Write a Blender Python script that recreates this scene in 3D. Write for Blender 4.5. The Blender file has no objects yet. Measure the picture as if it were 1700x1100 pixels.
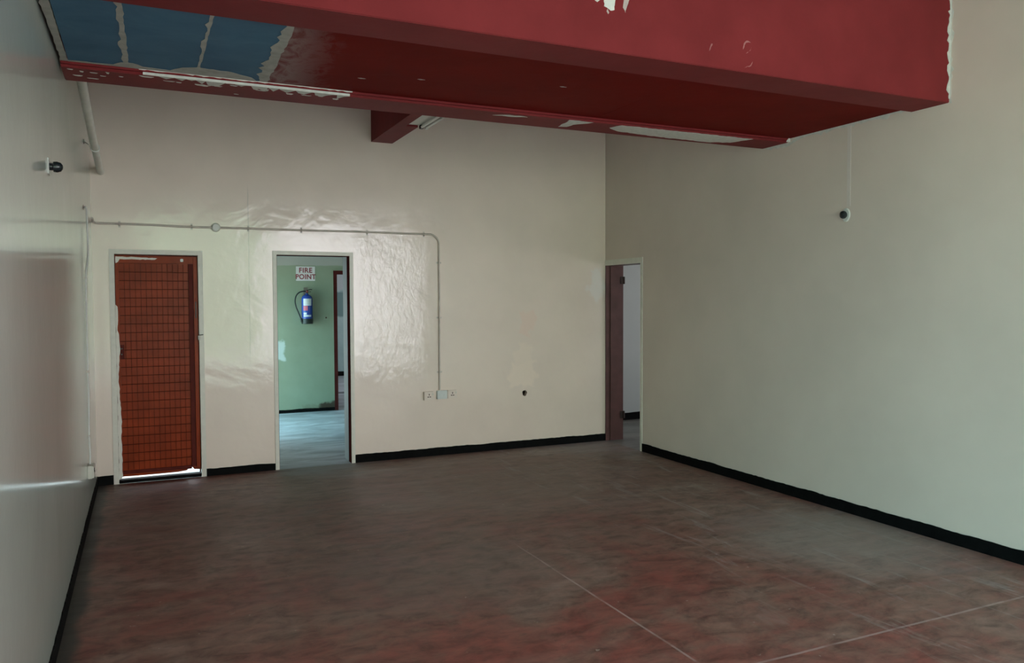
import bpy, bmesh, math, random
from mathutils import Vector, Matrix, noise
from mathutils.geometry import delaunay_2d_cdt
random.seed(7)
SC = bpy.context.scene
COL = SC.collection

# ---------------------------------------------------------------- camera
YAW, PITCH, ROLL = 0.4336, -0.0383, -0.0039
F_PX = 1322.4
fwd = Vector((math.sin(YAW)*math.cos(PITCH), math.cos(YAW)*math.cos(PITCH), math.sin(PITCH)))
right = Vector((math.cos(YAW), -math.sin(YAW), 0))
up = right.cross(fwd)
r2 = math.cos(ROLL)*right + math.sin(ROLL)*up
u2 = -math.sin(ROLL)*right + math.cos(ROLL)*up
cam = bpy.data.cameras.new('camera')
cam.sensor_width = 36.0
cam.lens = F_PX/1700*36
cam.clip_start = 0.05
cam_o = bpy.data.objects.new('camera', cam)
COL.objects.link(cam_o)
M = Matrix((r2, u2, -fwd)).transposed().to_4x4()
M.translation = Vector((0.3946, -7.8741, 1.617))
cam_o.matrix_world = M
SC.camera = cam_o

# ---------------------------------------------------------------- sky and exposure
SC.view_settings.view_transform = 'Standard'
SC.view_settings.look = 'None'
SC.view_settings.gamma = 1
SC.view_settings.use_curve_mapping = False
SC.view_settings.exposure = 0.0
world = bpy.data.worlds.new('overcast_sky')
SC.world = world
world.use_nodes = True
wn = world.node_tree
wn.nodes.clear()
wo = wn.nodes.new('ShaderNodeOutputWorld')
wb = wn.nodes.new('ShaderNodeBackground')
wt = wn.nodes.new('ShaderNodeTexCoord')
ws = wn.nodes.new('ShaderNodeSeparateXYZ')
wn.links.new(wt.outputs['Generated'], ws.inputs[0])
def ramp_w(sock, c0, p0, c1, p1):
    n = wn.nodes.new('ShaderNodeValToRGB'); n.color_ramp.elements[0].position = p0; n.color_ramp.elements[0].color = (*c0, 1)
    n.color_ramp.elements[1].position = p1; n.color_ramp.elements[1].color = (*c1, 1); wn.links.new(sock, n.inputs[0]); return n.outputs[0]
elev = ramp_w(ws.outputs['Z'], (1.0, .985, 1.02), 0.0, (.88, .95, 1.04), 0.6)      # hazy horizon to cooler zenith
neg = wn.nodes.new('ShaderNodeMath'); neg.operation = 'MULTIPLY'; neg.inputs[1].default_value = -1; wn.links.new(ws.outputs['X'], neg.inputs[0])
side = ramp_w(neg.outputs[0], (1, 1, 1), 0.1, (.50, 1.0, 1.03), 0.7)             # cool greenish open shade on the west side
wm = wn.nodes.new('ShaderNodeMix'); wm.data_type = 'RGBA'; wm.blend_type = 'MULTIPLY'; wm.inputs[0].default_value = 1
wn.links.new(elev, wm.inputs[6]); wn.links.new(side, wm.inputs[7])
wn.links.new(wm.outputs[2], wb.inputs['Color'])
wn.links.new(wb.outputs[0], wo.inputs[0])
SKY = 7.0
wb.inputs['Strength'].default_value = SKY
sun = bpy.data.lights.new('sun', 'SUN'); sun.energy = 22; sun.angle = math.radians(6); sun.color = (1, .96, .9)
sun_o = bpy.data.objects.new('sun', sun); COL.objects.link(sun_o)
sun_o.rotation_euler = Vector((-.25, -.62, -.75)).to_track_quat('-Z', 'Y').to_euler()   # behind the building: lights the yard, not the room

def portal(loc, size, direction):
    """guides the sky's light through a real opening; adds no light of its own"""
    l = bpy.data.lights.new('sky_portal', 'AREA')
    l.shape = 'RECTANGLE'; l.size = size[0]; l.size_y = size[1]
    l.cycles.is_portal = True
    o = bpy.data.objects.new('sky_portal', l)
    COL.objects.link(o)
    o.location = loc
    o.rotation_euler = Vector(direction).to_track_quat('-Z', 'Y').to_euler()
    return o
portal((3.05, -9.3, 1.7), (5.9, 3.2), (0, 1, 0))            # shop front behind the camera
portal((-.1, -7.6, 1.15), (2.8, 2.3), (1, 0, 0))           # open side entrance next to the camera
portal((1.07, 2.88, 1.0), (1.95, 1.98), (1, 0, 0))             # side opening of the back room
portal((8.58, -1.1, 1.5), (1.8, 1.2), (-1, 0, 0))           # window of the room behind door 3
portal((6.08, 7.2, 1.5), (1.6, 1.2), (-1, 0, 0))            # window of the farthest room

# ---------------------------------------------------------------- materials
def lin(c):
    return tuple(((v/255)/12.92 if v/255 <= .04045 else (((v/255)+.055)/1.055)**2.4) for v in c)
class NT:
    def __init__(s, name):
        s.m = bpy.data.materials.new(name); s.m.use_nodes = True
        s.t = s.m.node_tree; s.t.nodes.clear()
        s.out = s.t.nodes.new('ShaderNodeOutputMaterial')
        s.b = s.t.nodes.new('ShaderNodeBsdfPrincipled')
        s.t.links.new(s.b.outputs[0], s.out.inputs[0])
        s.tc = s.t.nodes.new('ShaderNodeTexCoord')
    def set(s, k, v):
        if hasattr(v, 'is_output') or isinstance(v, bpy.types.NodeSocket): s.t.links.new(v, s.b.inputs[k])
        else: s.b.inputs[k].default_value = v
    def co(s, scale=(1, 1, 1), loc=(0, 0, 0), rot=(0, 0, 0)):
        n = s.t.nodes.new('ShaderNodeMapping')
        n.inputs['Scale'].default_value = scale; n.inputs['Location'].default_value = loc; n.inputs['Rotation'].default_value = rot
        s.t.links.new(s.tc.outputs['Object'], n.inputs[0]); return n.outputs[0]
    def noise(s, co, scale, detail=4, rough=.5, dist=0):
        n = s.t.nodes.new('ShaderNodeTexNoise')
        n.inputs['Scale'].default_value = scale; n.inputs['Detail'].default_value = detail
        n.inputs['Roughness'].default_value = rough; n.inputs['Distortion'].default_value = dist
        s.t.links.new(co, n.inputs['Vector']); return n.outputs[0]
    def ramp(s, v, stops, interp='LINEAR'):
        n = s.t.nodes.new('ShaderNodeValToRGB'); cr = n.color_ramp; cr.interpolation = interp
        while len(cr.elements) < len(stops): cr.elements.new(.5)
        for e, (p, c) in zip(cr.elements, stops):
            e.position = p; e.color = (c, c, c, 1) if isinstance(c, (int, float)) else (*c, 1)
        s.t.links.new(v, n.inputs[0]); return n.outputs[0]
    def mix(s, f, a, b, mode='MIX'):
        n = s.t.nodes.new('ShaderNodeMix'); n.data_type = 'RGBA'; n.blend_type = mode
        for i, v in ((0, f), (6, a), (7, b)):
            if isinstance(v, bpy.types.NodeSocket): s.t.links.new(v, n.inputs[i])
            elif i == 0: n.inputs[0].default_value = v
            else: n.inputs[i].default_value = (*v, 1)
        return n.outputs[2]
    def math(s, op, a, b=0, c=0, clamp=False):
        n = s.t.nodes.new('ShaderNodeMath'); n.operation = op; n.use_clamp = clamp
        for i, v in enumerate((a, b, c)):
            if isinstance(v, bpy.types.NodeSocket): s.t.links.new(v, n.inputs[i])
            else: n.inputs[i].default_value = v
        return n.outputs[0]
    def xyz(s, co=None):
        n = s.t.nodes.new('ShaderNodeSeparateXYZ'); s.t.links.new(co or s.tc.outputs['Object'], n.inputs[0]); return n.outputs
    def smooth(s, v, a, b):
        n = s.t.nodes.new('ShaderNodeMapRange'); n.interpolation_type = 'SMOOTHSTEP'
        s.t.links.new(v, n.inputs[0]); n.inputs[1].default_value = a; n.inputs[2].default_value = b; return n.outputs[0]
    def bump(s, h, strength, dist=.01, prev=None):
        n = s.t.nodes.new('ShaderNodeBump'); n.inputs['Strength'].default_value = strength; n.inputs['Distance'].default_value = dist
        s.t.links.new(h, n.inputs['Height'])
        if prev: s.t.links.new(prev, n.inputs['Normal'])
        s.t.links.new(n.outputs[0], s.b.inputs['Normal']); return n.outputs[0]

def plain(name, c, rough=.5, metal=0, var=.12, scale=9, bump=0.0, spec=.5):
    n = NT(name)
    v = n.noise(n.co(), scale, 5)
    n.set('Base Color', n.mix(n.ramp(v, ((.3, 0), (.7, 1))), tuple(x*(1-var) for x in c), tuple(min(1, x*(1+var)) for x in c)))
    n.set('Roughness', rough); n.set('Metallic', metal); n.set('Specular IOR Level', spec)
    if bump: n.bump(n.noise(n.co(), scale*6, 4), bump, .003)
    return n.m

CREAM = (0.81, 0.67, 0.575)
def wall_mat(name, base, rough, lump, coat=0.0, spec=.5, coat_rough=.1, patches=False, stretch=(1, 1, 1)):
    n = NT(name)
    v = n.noise(n.co(), 1.3, 4, .55)
    c = n.mix(n.ramp(v, ((.35, 0), (.65, 1))), tuple(x*.95 for x in base), tuple(x*1.03 for x in base))
    # small scuffs and dirt
    d = n.ramp(n.noise(n.co((1, 1, 1)), 14, 6, .7), ((.70, 0), (.78, 1)))
    c = n.mix(n.math('MULTIPLY', d, .22), c, (.33, .29, .24))
    if patches:
        o = n.xyz()
        # filled and repainted places on the back wall, a greyer patch by the corner
        def blob(x0, x1, z0, z1, col, amt):
            nonlocal c
            w = n.math('MULTIPLY', n.math('SUBTRACT', n.noise(n.co(), 6, 4), .5), .42)
            xx = n.math('ADD', o[0], w); zz = n.math('ADD', o[2], w)
            e = .03
            m = n.math('MULTIPLY', n.math('MULTIPLY', n.smooth(xx, x0-e, x0+e), n.smooth(xx, x1+e, x1-e)),
                       n.math('MULTIPLY', n.smooth(zz, z0-e, z0+e), n.smooth(zz, z1+e, z1-e)))
            c = n.mix(n.math('MULTIPLY', m, amt), c, col)
        blob(4.02, 4.32, .68, .95, (.88, .72, .60), .7)
        blob(4.10, 4.28, .95, 1.15, (.88, .72, .60), .5)
        blob(4.12, 4.30, 1.25, 1.5, (.84, .60, .50), .5)
        blob(5.04, 5.19, 1.66, 1.98, (.80, .76, .72), .6)
        # hairline joint down the wall, thin line above the doors
        lx = n.math('ADD', o[0], n.math('MULTIPLY', n.math('SUBTRACT', n.noise(n.co(), 9, 2), .5), .012))
        m = n.math('COMPARE', lx, 1.309, .0045)
        m = n.math('MULTIPLY', m, n.math('MULTIPLY', n.smooth(o[2], 1.0, 1.2), n.smooth(o[2], 2.75, 2.6)))
        c = n.mix(n.math('MULTIPLY', m, .28), c, (.30, .28, .24))
    n.set('Base Color', c)
    n.set('Roughness', rough); n.set('Specular IOR Level', spec)
    if coat:
        n.set('Coat Weight', coat); n.set('Coat Roughness', coat_rough); n.set('Coat IOR', 1.65)
    big = n.noise(n.co(stretch), 2.6, 3, .5, .6)
    mid = n.noise(n.co(stretch), 9, 4, .55, .4)
    fine = n.noise(n.co(), 70, 3, .5)
    if patches:     # the plaster right of the second door was trowelled more roughly
        mk = n.math('MULTIPLY', n.math('MULTIPLY', n.smooth(o[0], 2.2, 2.45), n.smooth(o[0], 3.15, 2.85)), n.math('MULTIPLY', n.smooth(o[2], .6, 1.0), n.smooth(o[2], 2.5, 2.1)))
        cr_ = n.noise(n.co((1.6, 1, .8), (3, 1, 2), rot=(0, .5, 0)), 11, 5, .62, 1.2)
        mid = n.math('ADD', mid, n.math('MULTIPLY', cr_, n.math('MULTIPLY', mk, 3.0)))
    b = n.bump(big, lump*.7, .05)
    b = n.bump(mid, lump*.8, .012, b)
    b = n.bump(fine, lump*.35, .0012, b)
    if coat: n.t.links.new(b, n.b.inputs['Coat Normal'])
    return n.m

M_BACK = wall_mat('cream_gloss_paint_trowelled', CREAM, .45, .13, coat=1.0, coat_rough=.11, patches=True)
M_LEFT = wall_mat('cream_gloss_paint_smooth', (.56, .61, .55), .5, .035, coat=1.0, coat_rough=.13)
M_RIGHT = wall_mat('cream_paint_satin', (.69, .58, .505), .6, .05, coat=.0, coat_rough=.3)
M_WHITEWALL = plain('white_room_paint', (.42, .44, .43), .6, var=.03, scale=2, bump=.03)
M_CEIL = plain('grey_white_ceiling_paint', (.50, .49, .45), .8, bump=.1)
M_OUT = plain('pale_yard_concrete', (.55, .56, .56), .9)
M_FRAME = plain('cream_frame_gloss_paint', (.70, .67, .59), .35, var=.05, scale=20)
M_MAROON = plain('maroon_frame_paint', (.115, .048, .045), .38, var=.25, scale=6)
M_DKMAROON = plain('dark_maroon_paint', (.075, .018, .016), .9, spec=0)
M_BLACK = plain('black_skirting_paint', (.0045, .0045, .0045), .7, var=.3, scale=25, bump=.3, spec=.06)
M_ORANGE = plain('orange_red_door_paint', (.255, .036, .009), .3, var=.2, scale=5, spec=.12)
M_RAIL_SHADE = plain('dark_red_rail_and_shade_paint', (.10, .015, .010), .5, var=.2, spec=.08)  # paint of the rail and lock plate, and the painted shade strip
M_WIRE = plain('dark_red_wire_paint', (.045, .010, .006), .6, spec=.1)
M_PLASTIC = plain('white_plastic', (.66, .66, .62), .35, var=.04)
M_OLDPLASTIC = plain('painted_over_plastic', (.74, .63, .55), .4, var=.05)
M_BLUEPLASTIC = plain('bluish_white_plastic', (.62, .65, .63), .35, var=.05)
M_PIPE = plain('cream_painted_pipe', (.58, .57, .49), .35, var=.08)
M_CONDUIT = plain('grey_cream_conduit_paint', (.55, .48, .42), .4, var=.12, scale=14)
M_METAL = plain('dull_steel', (.22, .20, .18), .4, metal=.7)
M_RUST = plain('rusty_hinge_steel', (.045, .024, .02), .6)
M_DARK = plain('black_lens_plastic', (.012, .016, .018), .15)
M_HOLE = plain('raw_brown_hole', (.055, .022, .014), .9)
M_EXBLUE = plain('blue_extinguisher_enamel', (.018, .055, .30), .25, var=.08)
M_RUBBER = plain('black_rubber', (.012, .016, .014), .45)
M_REDPLASTIC = plain('red_print', (.35, .03, .035), .5, var=.05)
M_LABEL = plain('white_label', (.55, .60, .66), .5, var=.05)
M_PINKPRINT = plain('pink_red_print', (.55, .12, .18), .5, var=.05)
M_SIGN = plain('white_sign_board', (.62, .60, .60), .45, var=.05)
M_SIGNTXT = plain('dark_red_sign_print', (.22, .03, .04), .5, var=.05)
M_PLASTER_GLINT = plain('bare_plaster_and_glint_white', (.64, .62, .57), .85, var=.1, scale=30, spec=.2)
M_CHIP_GLINT = plain('plaster_chip_and_glint', (.44, .36, .33), .85, var=.15, scale=30)
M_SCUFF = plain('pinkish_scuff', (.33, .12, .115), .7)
M_TUBE = plain('unlit_white_tube', (.72, .72, .68), .25, var=.02)
M_WINFR = plain('brown_window_steel', (.10, .05, .035), .4)

def red_mat(name, base, spec=.05, rough=.5):
    n = NT(name)
    v = n.noise(n.co((1, 1, 1)), 2.2, 5, .6)
    c = n.mix(n.ramp(v, ((.3, 0), (.7, 1))), tuple(x*.86 for x in base), tuple(x*1.1 for x in base))
    d = n.ramp(n.noise(n.co((1, 1, 1.5), (3.3, 0, 0)), 38, 4, .6), ((.76, 0), (.80, 1)))
    c = n.mix(n.math('MULTIPLY', d, .25), c, (.45, .25, .24))
    n.set('Base Color', c); n.set('Roughness', rough); n.set('Specular IOR Level', spec)
    b = n.bump(n.noise(n.co(), 5, 3, .5, .5), .12, .02)
    n.bump(n.noise(n.co(), 60, 3), .15, .002, b)
    return n.m
M_RED = red_mat('dark_red_gloss_paint', (.195, .026, .028))
M_REDDEEP = red_mat('deep_red_board_paint', (.155, .008, .006), spec=.03, rough=.6)
def add_smear(m):
    n = NT.__new__(NT); n.m = m; n.t = m.node_tree
    n.b = [x for x in n.t.nodes if x.type == 'BSDF_PRINCIPLED'][0]; n.tc = [x for x in n.t.nodes if x.type == 'TEX_COORD'][0]
    old = n.b.inputs['Base Color'].links[0].from_socket
    o = n.xyz(); v = n.noise(n.co((1.5, 1, 1)), 5.5, 6, .68, 1.2)
    x = n.math('ADD', o[0], n.math('MULTIPLY', n.math('SUBTRACT', o[1], -2.9), .0))
    x = n.math('SUBTRACT', x, n.math('MULTIPLY', n.math('ADD', o[1], 4.0), .12))
    m1 = n.smooth(n.math('ADD', x, n.math('MULTIPLY', n.math('SUBTRACT', v, .5), .55)), 1.33, 1.08)
    m2 = n.math('MULTIPLY', m1, n.ramp(v, ((.36, .25), (.6, 1))))
    n.set('Base Color', n.mix(n.math('MULTIPLY', m2, .75), old, (.32, .25, .24)))
add_smear(M_REDDEEP)

def blue_mat():
    n = NT('blue_board_paint')
    v = n.noise(n.co((1, 1.3, 1)), 3, 5, .6, .5)
    c = n.mix(n.ramp(v, ((.3, 0), (.7, 1))), (.050, .125, .205), (.075, .175, .265))
    d = n.ramp(n.noise(n.co(), 25, 5, .7), ((.71, 0), (.76, 1)))
    c = n.mix(n.math('MULTIPLY', d, .3), c, (.35, .38, .38))
    n.set('Base Color', c); n.set('Roughness', .6); n.set('Specular IOR Level', .12)
    return n.m
M_BLUE = blue_mat()
M_FILLER = plain('grey_joint_filler', (.38, .37, .33), .85, var=.15, scale=18)

def floor_mat():
    n = NT('worn_red_oxide_screed')
    o = n.xyz()
    big = n.noise(n.co((.9, 1.1, 1), (1.7, .4, 0)), 1.0, 6, .62, .8)
    streak = n.noise(n.co((.55, 2.6, 1), rot=(0, 0, .35)), 1.9, 7, .66, .7)
    streak2 = n.noise(n.co((2.8, .5, 1), (4, 2, 0), rot=(0, 0, -.25)), 1.7, 7, .66, .5)
    f = n.math('ADD', n.math('MULTIPLY', big, .5), n.math('ADD', n.math('MULTIPLY', streak, .3), n.math('MULTIPLY', streak2, .2)))
    # dust gathers towards the back of the room and along the right wall
    f = n.math('ADD', f, n.math('MULTIPLY', n.smooth(o[1], -5.2, -2.2), .05))
    f = n.math('ADD', f, n.math('MULTIPLY', n.smooth(o[0], 3.1, 4.9), .05))
    c = n.ramp(f, ((.40, (.185, .042, .033)), (.49, (.165, .058, .045)), (.56, (.165, .086, .066)), (.64, (.190, .122, .098)), (.74, (.25, .21, .18))))
    g = n.noise(n.co((1, 1.8, 1), (6, 2, 0), rot=(0, 0, .5)), 5.5, 8, .72, .5)
    c = n.mix(1.0, c, n.ramp(g, ((.36, (.58, .53, .51)), (.5, (1, 1, 1)), (.66, (1.35, 1.33, 1.3)))), 'MULTIPLY')
    # walked-in grey dust by the doorways
    def spot(x, y, r, amt, col):
        nonlocal c
        dx = n.math('SUBTRACT', o[0], x); dy = n.math('SUBTRACT', o[1], y)
        d = n.math('SQRT', n.math('ADD', n.math('MULTIPLY', dx, dx), n.math('MULTIPLY', dy, dy)))
        d = n.math('ADD', d, n.math('MULTIPLY', n.math('SUBTRACT', streak, .5), 1.1))
        c = n.mix(n.math('MULTIPLY', n.smooth(d, r, r*.25), amt), c, col)
    spot(1.95, -.05, .75, .75, (.20, .20, .20))
    spot(4.9, -.25, .85, .65, (.19, .175, .165))
    spot(3.0, -1.2, 2.2, .45, (.21, .16, .135))
    spot(4.75, -3.9, 1.1, .5, (.25, .24, .225))
    spot(.9, -1.6, 1.2, .3, (.15, .10, .08))
    spot(1.9, -3.3, 1.1, .35, (.14, .12, .105))
    # scattered pale scuffs and droppings
    sp = n.ramp(n.noise(n.co((1, 1, 1), (9, 3, 0)), 17, 4, .55), ((.70, 0), (.74, 1)))
    c = n.mix(n.math('MULTIPLY', sp, .45), c, (.42, .38, .34))
    sc = n.ramp(n.noise(n.co((3, .8, 1), (2, 7, 0), rot=(0, 0, .8)), 6, 6, .7, .6), ((.68, 0), (.74, 1)))
    c = n.mix(n.math('MULTIPLY', sc, .28), c, (.33, .29, .27))
    dk = n.ramp(n.noise(n.co((.7, 2.4, 1), (5, 1, 0), rot=(0, 0, .3)), 3.2, 6, .7, .8), ((.62, 0), (.72, 1)))
    c = n.mix(n.math('MULTIPLY', dk, .7), c, (.060, .034, .028))
    # dark green-black paint run along the left skirting
    edge = n.math('ADD', o[0], n.math('MULTIPLY', n.math('SUBTRACT', n.noise(n.co(), 4, 4), .5), .12))
    em = n.smooth(edge, .115, .05)
    c = n.mix(n.math('MULTIPLY', em, .85), c, (.025, .035, .03))
    # long pale wipe marks beside the right wall
    wp = n.ramp(n.noise(n.co((3.2, .45, 1), (1, 8, 0), rot=(0, 0, -.12)), 2.4, 6, .7, .9), ((.56, 0), (.68, 1)))
    c = n.mix(n.math('MULTIPLY', n.math('MULTIPLY', wp, n.smooth(o[0], 2.9, 4.0)), .55), c, (.30, .28, .265))
    # cast joints between the bays
    wob = n.math('MULTIPLY', n.math('SUBTRACT', n.noise(n.co(), 3, 3), .5), .014)
    jx = n.math('COMPARE', n.math('ADD', o[0], wob), 2.613, .0065)
    jx = n.math('MULTIPLY', jx, n.smooth(o[1], -2.9, -3.5))
    jy = n.math('COMPARE', n.math('ADD', o[1], wob), -5.163, .0075)
    jy = n.math('MULTIPLY', jy, n.smooth(o[0], 2.55, 2.75))
    j = n.math('MULTIPLY', n.math('MAXIMUM', jx, jy), n.smooth(n.noise(n.co(), 6, 4), .30, .55))
    c = n.mix(n.math('MULTIPLY', j, .6), c, (.36, .27, .25))
    n.set('Base Color', c)
    n.set('Roughness', n.ramp(streak, ((.3, .42), (.7, .62))))
    n.set('Specular IOR Level', .4)
    b = n.bump(n.noise(n.co(), 4, 5, .6), .15, .01)
    n.bump(n.noise(n.co(), 90, 3), .12, .0015, b)
    return n.m
M_FLOOR = floor_mat()
def grey_floor(name, a, b_):
    n = NT(name)
    v = n.noise(n.co((.6, 2, 1), rot=(0, 0, .25)), 2.2, 7, .7, .7)
    n.set('Base Color', n.ramp(v, ((.35, a), (.7, b_)))); n.set('Roughness', .45)
    n.bump(n.noise(n.co(), 12, 4), .15, .004)
    return n.m
M_BACKFLOOR = grey_floor('bluish_grey_screed', (.24, .24, .27), (.60, .61, .67))
M_SIDEFLOOR = grey_floor('brown_grey_screed', (.10, .09, .08), (.2, .185, .17))

def green_mat():
    n = NT('pale_green_wall_paint')
    o = n.xyz()
    v = n.noise(n.co(), 2, 4, .6)
    c = n.mix(n.ramp(v, ((.3, 0), (.7, 1))), (.225, .270, .190), (.27, .315, .23))
    # white band above the green
    w = n.math('ADD', o[2], n.math('MULTIPLY', n.math('SUBTRACT', n.noise(n.co(), 4, 3), .5), .05))
    c = n.mix(n.smooth(w, 2.135, 2.155), c, (.36, .36, .33))
    # bare, damp plaster low on the right and a paler patch on the left
    def blob(x0, x1, z0, z1, col, amt, wv=.18):
        nonlocal c
        wob = n.math('MULTIPLY', n.math('SUBTRACT', n.noise(n.co((1, 1, 1), (x0, 0, z0)), 8, 4), .5), wv)
        xx = n.math('ADD', o[0], wob); zz = n.math('SUBTRACT', o[2], wob); e = .02
        m = n.math('MULTIPLY', n.math('MULTIPLY', n.smooth(xx, x0-e, x0+e), n.smooth(xx, x1+e, x1-e)),
                   n.math('MULTIPLY', n.smooth(zz, z0-e, z0+e), n.smooth(zz, z1+e, z1-e)))
        c = n.mix(n.math('MULTIPLY', m, amt), c, col)
    blob(2.74, 3.0, .02, .125, (.055, .038, .024), 1.0, .16)
    blob(2.50, 2.76, .04, .085, (.17, .17, .11), .5)
    blob(2.0, 2.24, .78, 1.06, (.50, .56, .54), .9)
    n.set('Base Color', c); n.set('Roughness', .4)
    n.bump(n.noise(n.co(), 8, 4), .2, .008)
    return n.m
M_GREEN = green_mat()
def teal_mat():
    n = NT('far_room_wall_paint')
    o = n.xyz()
    v = n.noise(n.co((1, 1, 1), (3, 0, 0)), 3, 4, .6)
    c = n.ramp(v, ((.3, (.26, .38, .38)), (.7, (.34, .46, .46))))
    w = n.math('ADD', o[2], n.math('MULTIPLY', n.math('SUBTRACT', v, .5), .2))
    c = n.mix(n.math('MULTIPLY', n.smooth(w, 1.28, 1.34), n.smooth(w, 1.86, 1.8)), c, (.10, .19, .19))
    c = n.mix(n.smooth(w, 1.84, 1.9), c, (.38, .42, .44))
    n.set('Base Color', c); n.set('Roughness', .5); return n.m
M_TEAL = teal_mat()

# ---------------------------------------------------------------- mesh helpers
def link(name, bm, mat, parent=None, kind=None, smooth=False, **props):
    me = bpy.data.meshes.new(name)
    bmesh.ops.recalc_face_normals(bm, faces=bm.faces)
    bm.to_mesh(me); bm.free()
    me.materials.append(mat)
    if smooth:
        for p in me.polygons: p.use_smooth = True
        if smooth != 'all':
            try: me.set_sharp_from_angle(angle=math.radians(35))
            except Exception: pass
    o = bpy.data.objects.new(name, me)
    COL.objects.link(o)
    if parent is not None: o.parent = parent
    if kind: o['kind'] = kind
    for k, v in props.items(): o[k] = v
    return o
def thing(name, label, cat, loc, group=None, rz=0):
    o = bpy.data.objects.new(name, None); COL.objects.link(o)
    o.empty_display_size = .1
    o.location = loc; o.rotation_euler = (0, 0, rz)
    o['label'] = label; o['category'] = cat
    if group: o['group'] = group
    return o
def tag(o, label, cat, group=None):
    o['label'] = label; o['category'] = cat
    if group: o['group'] = group
    return o
def box(bm, x0, x1, y0, y1, z0, z1, bev=0, seg=2):
    t = bmesh.new()
    r = bmesh.ops.create_cube(t, size=1)
    for v in t.verts:
        v.co = Vector(((x0+x1)/2+v.co.x*(x1-x0), (y0+y1)/2+v.co.y*(y1-y0), (z0+z1)/2+v.co.z*(z1-z0)))
    if bev: bmesh.ops.bevel(t, geom=t.edges[:], offset=bev, segments=seg, affect='EDGES')
    merge(bm, t)
def merge(bm, t):
    m = {}
    for v in t.verts: m[v] = bm.verts.new(v.co)
    for f in t.faces:
        try: bm.faces.new([m[v] for v in f.verts])
        except ValueError: pass
    t.free()
def tube(bm, pts, r, n=12, cap=True):
    pts = [Vector(p) for p in pts]
    rings = []
    prev = None
    for i, p in enumerate(pts):
        a = pts[i]-pts[i-1] if i > 0 else pts[1]-pts[0]
        b = pts[i+1]-pts[i] if i < len(pts)-1 else a
        d = (a.normalized()+b.normalized()).normalized()
        if prev is None:
            ref = Vector((0, 0, 1)) if abs(d.z) < .9 else Vector((1, 0, 0))
            u = d.cross(ref).normalized()
        else:
            u = (prev - d*prev.dot(d)).normalized()
        prev = u
        w = d.cross(u)
        rr = r[i] if isinstance(r, (list, tuple)) else r
        rings.append([bm.verts.new(p + rr*(math.cos(2*math.pi*k/n)*u + math.sin(2*math.pi*k/n)*w)) for k in range(n)])
    for A, B in zip(rings, rings[1:]):
        for k in range(n): bm.faces.new((A[k], A[(k+1) % n], B[(k+1) % n], B[k]))
    if cap:
        bm.faces.new(rings[0][::-1]); bm.faces.new(rings[-1])
def lathe(bm, prof, n=28, origin=(0, 0, 0), axis='z'):
    O = Vector(origin)
    def P(r, h, a):
        c, s = math.cos(a), math.sin(a)
        if axis == 'z': return O+Vector((r*c, r*s, h))
        if axis == 'y': return O+Vector((r*c, h, r*s))
        return O+Vector((h, r*c, r*s))
    rings = []
    for r, h in prof:
        if r < 1e-6: rings.append([bm.verts.new(P(0, h, 0))])
        else: rings.append([bm.verts.new(P(r, h, 2*math.pi*k/n)) for k in range(n)])
    for A, B in zip(rings, rings[1:]):
        if len(A) == 1 and len(B) == 1: continue
        for k in range(n):
            k2 = (k+1) % n
            if len(A) == 1: bm.faces.new((A[0], B[k], B[k2]))
            elif len(B) == 1: bm.faces.new((A[k], A[k2], B[0]))
            else: bm.faces.new((A[k], A[k2], B[k2], B[k]))
    if len(rings[0]) > 1: bm.faces.new(rings[0])
    if len(rings[-1]) > 1: bm.faces.new(rings[-1])
def prism(bm, pts, d):
    """polygon pts (3D, planar) extruded by vector d"""
    d = Vector(d)
    a = [bm.verts.new(Vector(p)) for p in pts]
    b = [bm.verts.new(Vector(p)+d) for p in pts]
    bm.faces.new(a); bm.faces.new(b[::-1])
    n = len(a)
    for i in range(n): bm.faces.new((a[i], a[(i+1) % n], b[(i+1) % n], b[i]))
def jag(pts, amp, step, closed=True, seed=0):
    """roughen a 2D outline"""
    rnd = random.Random(seed); out = []
    n = len(pts)
    for i in range(n if closed else n-1):
        a = Vector(pts[i]); b = Vector(pts[(i+1) % n]); L = (b-a).length
        k = max(1, int(L/step)); t = (b-a).normalized() if L else Vector((1, 0)); nn = Vector((-t.y, t.x))
        for j in range(k):
            p = a.lerp(b, j/k)
            if j: p = p + nn*rnd.uniform(-amp, amp) + t*rnd.uniform(-.3, .3)*L/k
            out.append(p)
    if not closed: out.append(Vector(pts[-1]))
    return out
def curve_pts(P, k=6):
    P = [Vector(p) for p in P]; Q = [P[0]]+P+[P[-1]]; out = []
    for i in range(1, len(Q)-2):
        a, b, c, d = Q[i-1:i+3]
        for j in range(k):
            t = j/k; out.append(.5*((2*b)+(c-a)*t+(2*a-5*b+4*c-d)*t*t+(3*b-a-3*c+d)*t**3))
    out.append(P[-1]); return out
def thin_plate(bm, pts, plane, c, d):
    """thin plate with a ragged outline: 2D outline, triangulated, given thickness d along the plane's axis"""
    n = len(pts)
    vs, es, fs, *_ = delaunay_2d_cdt([Vector((p[0], p[1])) for p in pts], [(i, (i+1) % n) for i in range(n)], [list(range(n))], 1, 1e-6)
    def V(q, h): return bm.verts.new((q.x, h, q.y) if plane == 'y' else (q.x, q.y, h) if plane == 'z' else (h, q.x, q.y))
    A = [V(q, c) for q in vs]; B = [V(q, c+d) for q in vs]; cnt = {}
    for f in fs:
        bm.faces.new([A[k] for k in f]); bm.faces.new([B[k] for k in reversed(f)])
        for k in range(len(f)):
            a, b = f[k], f[(k+1) % len(f)]; cnt.setdefault((min(a, b), max(a, b)), []).append((a, b))
    for k, l in cnt.items():
        if len(l) == 1:
            a, b = l[0]; bm.faces.new((A[b], A[a], B[a], B[b]))
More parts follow.
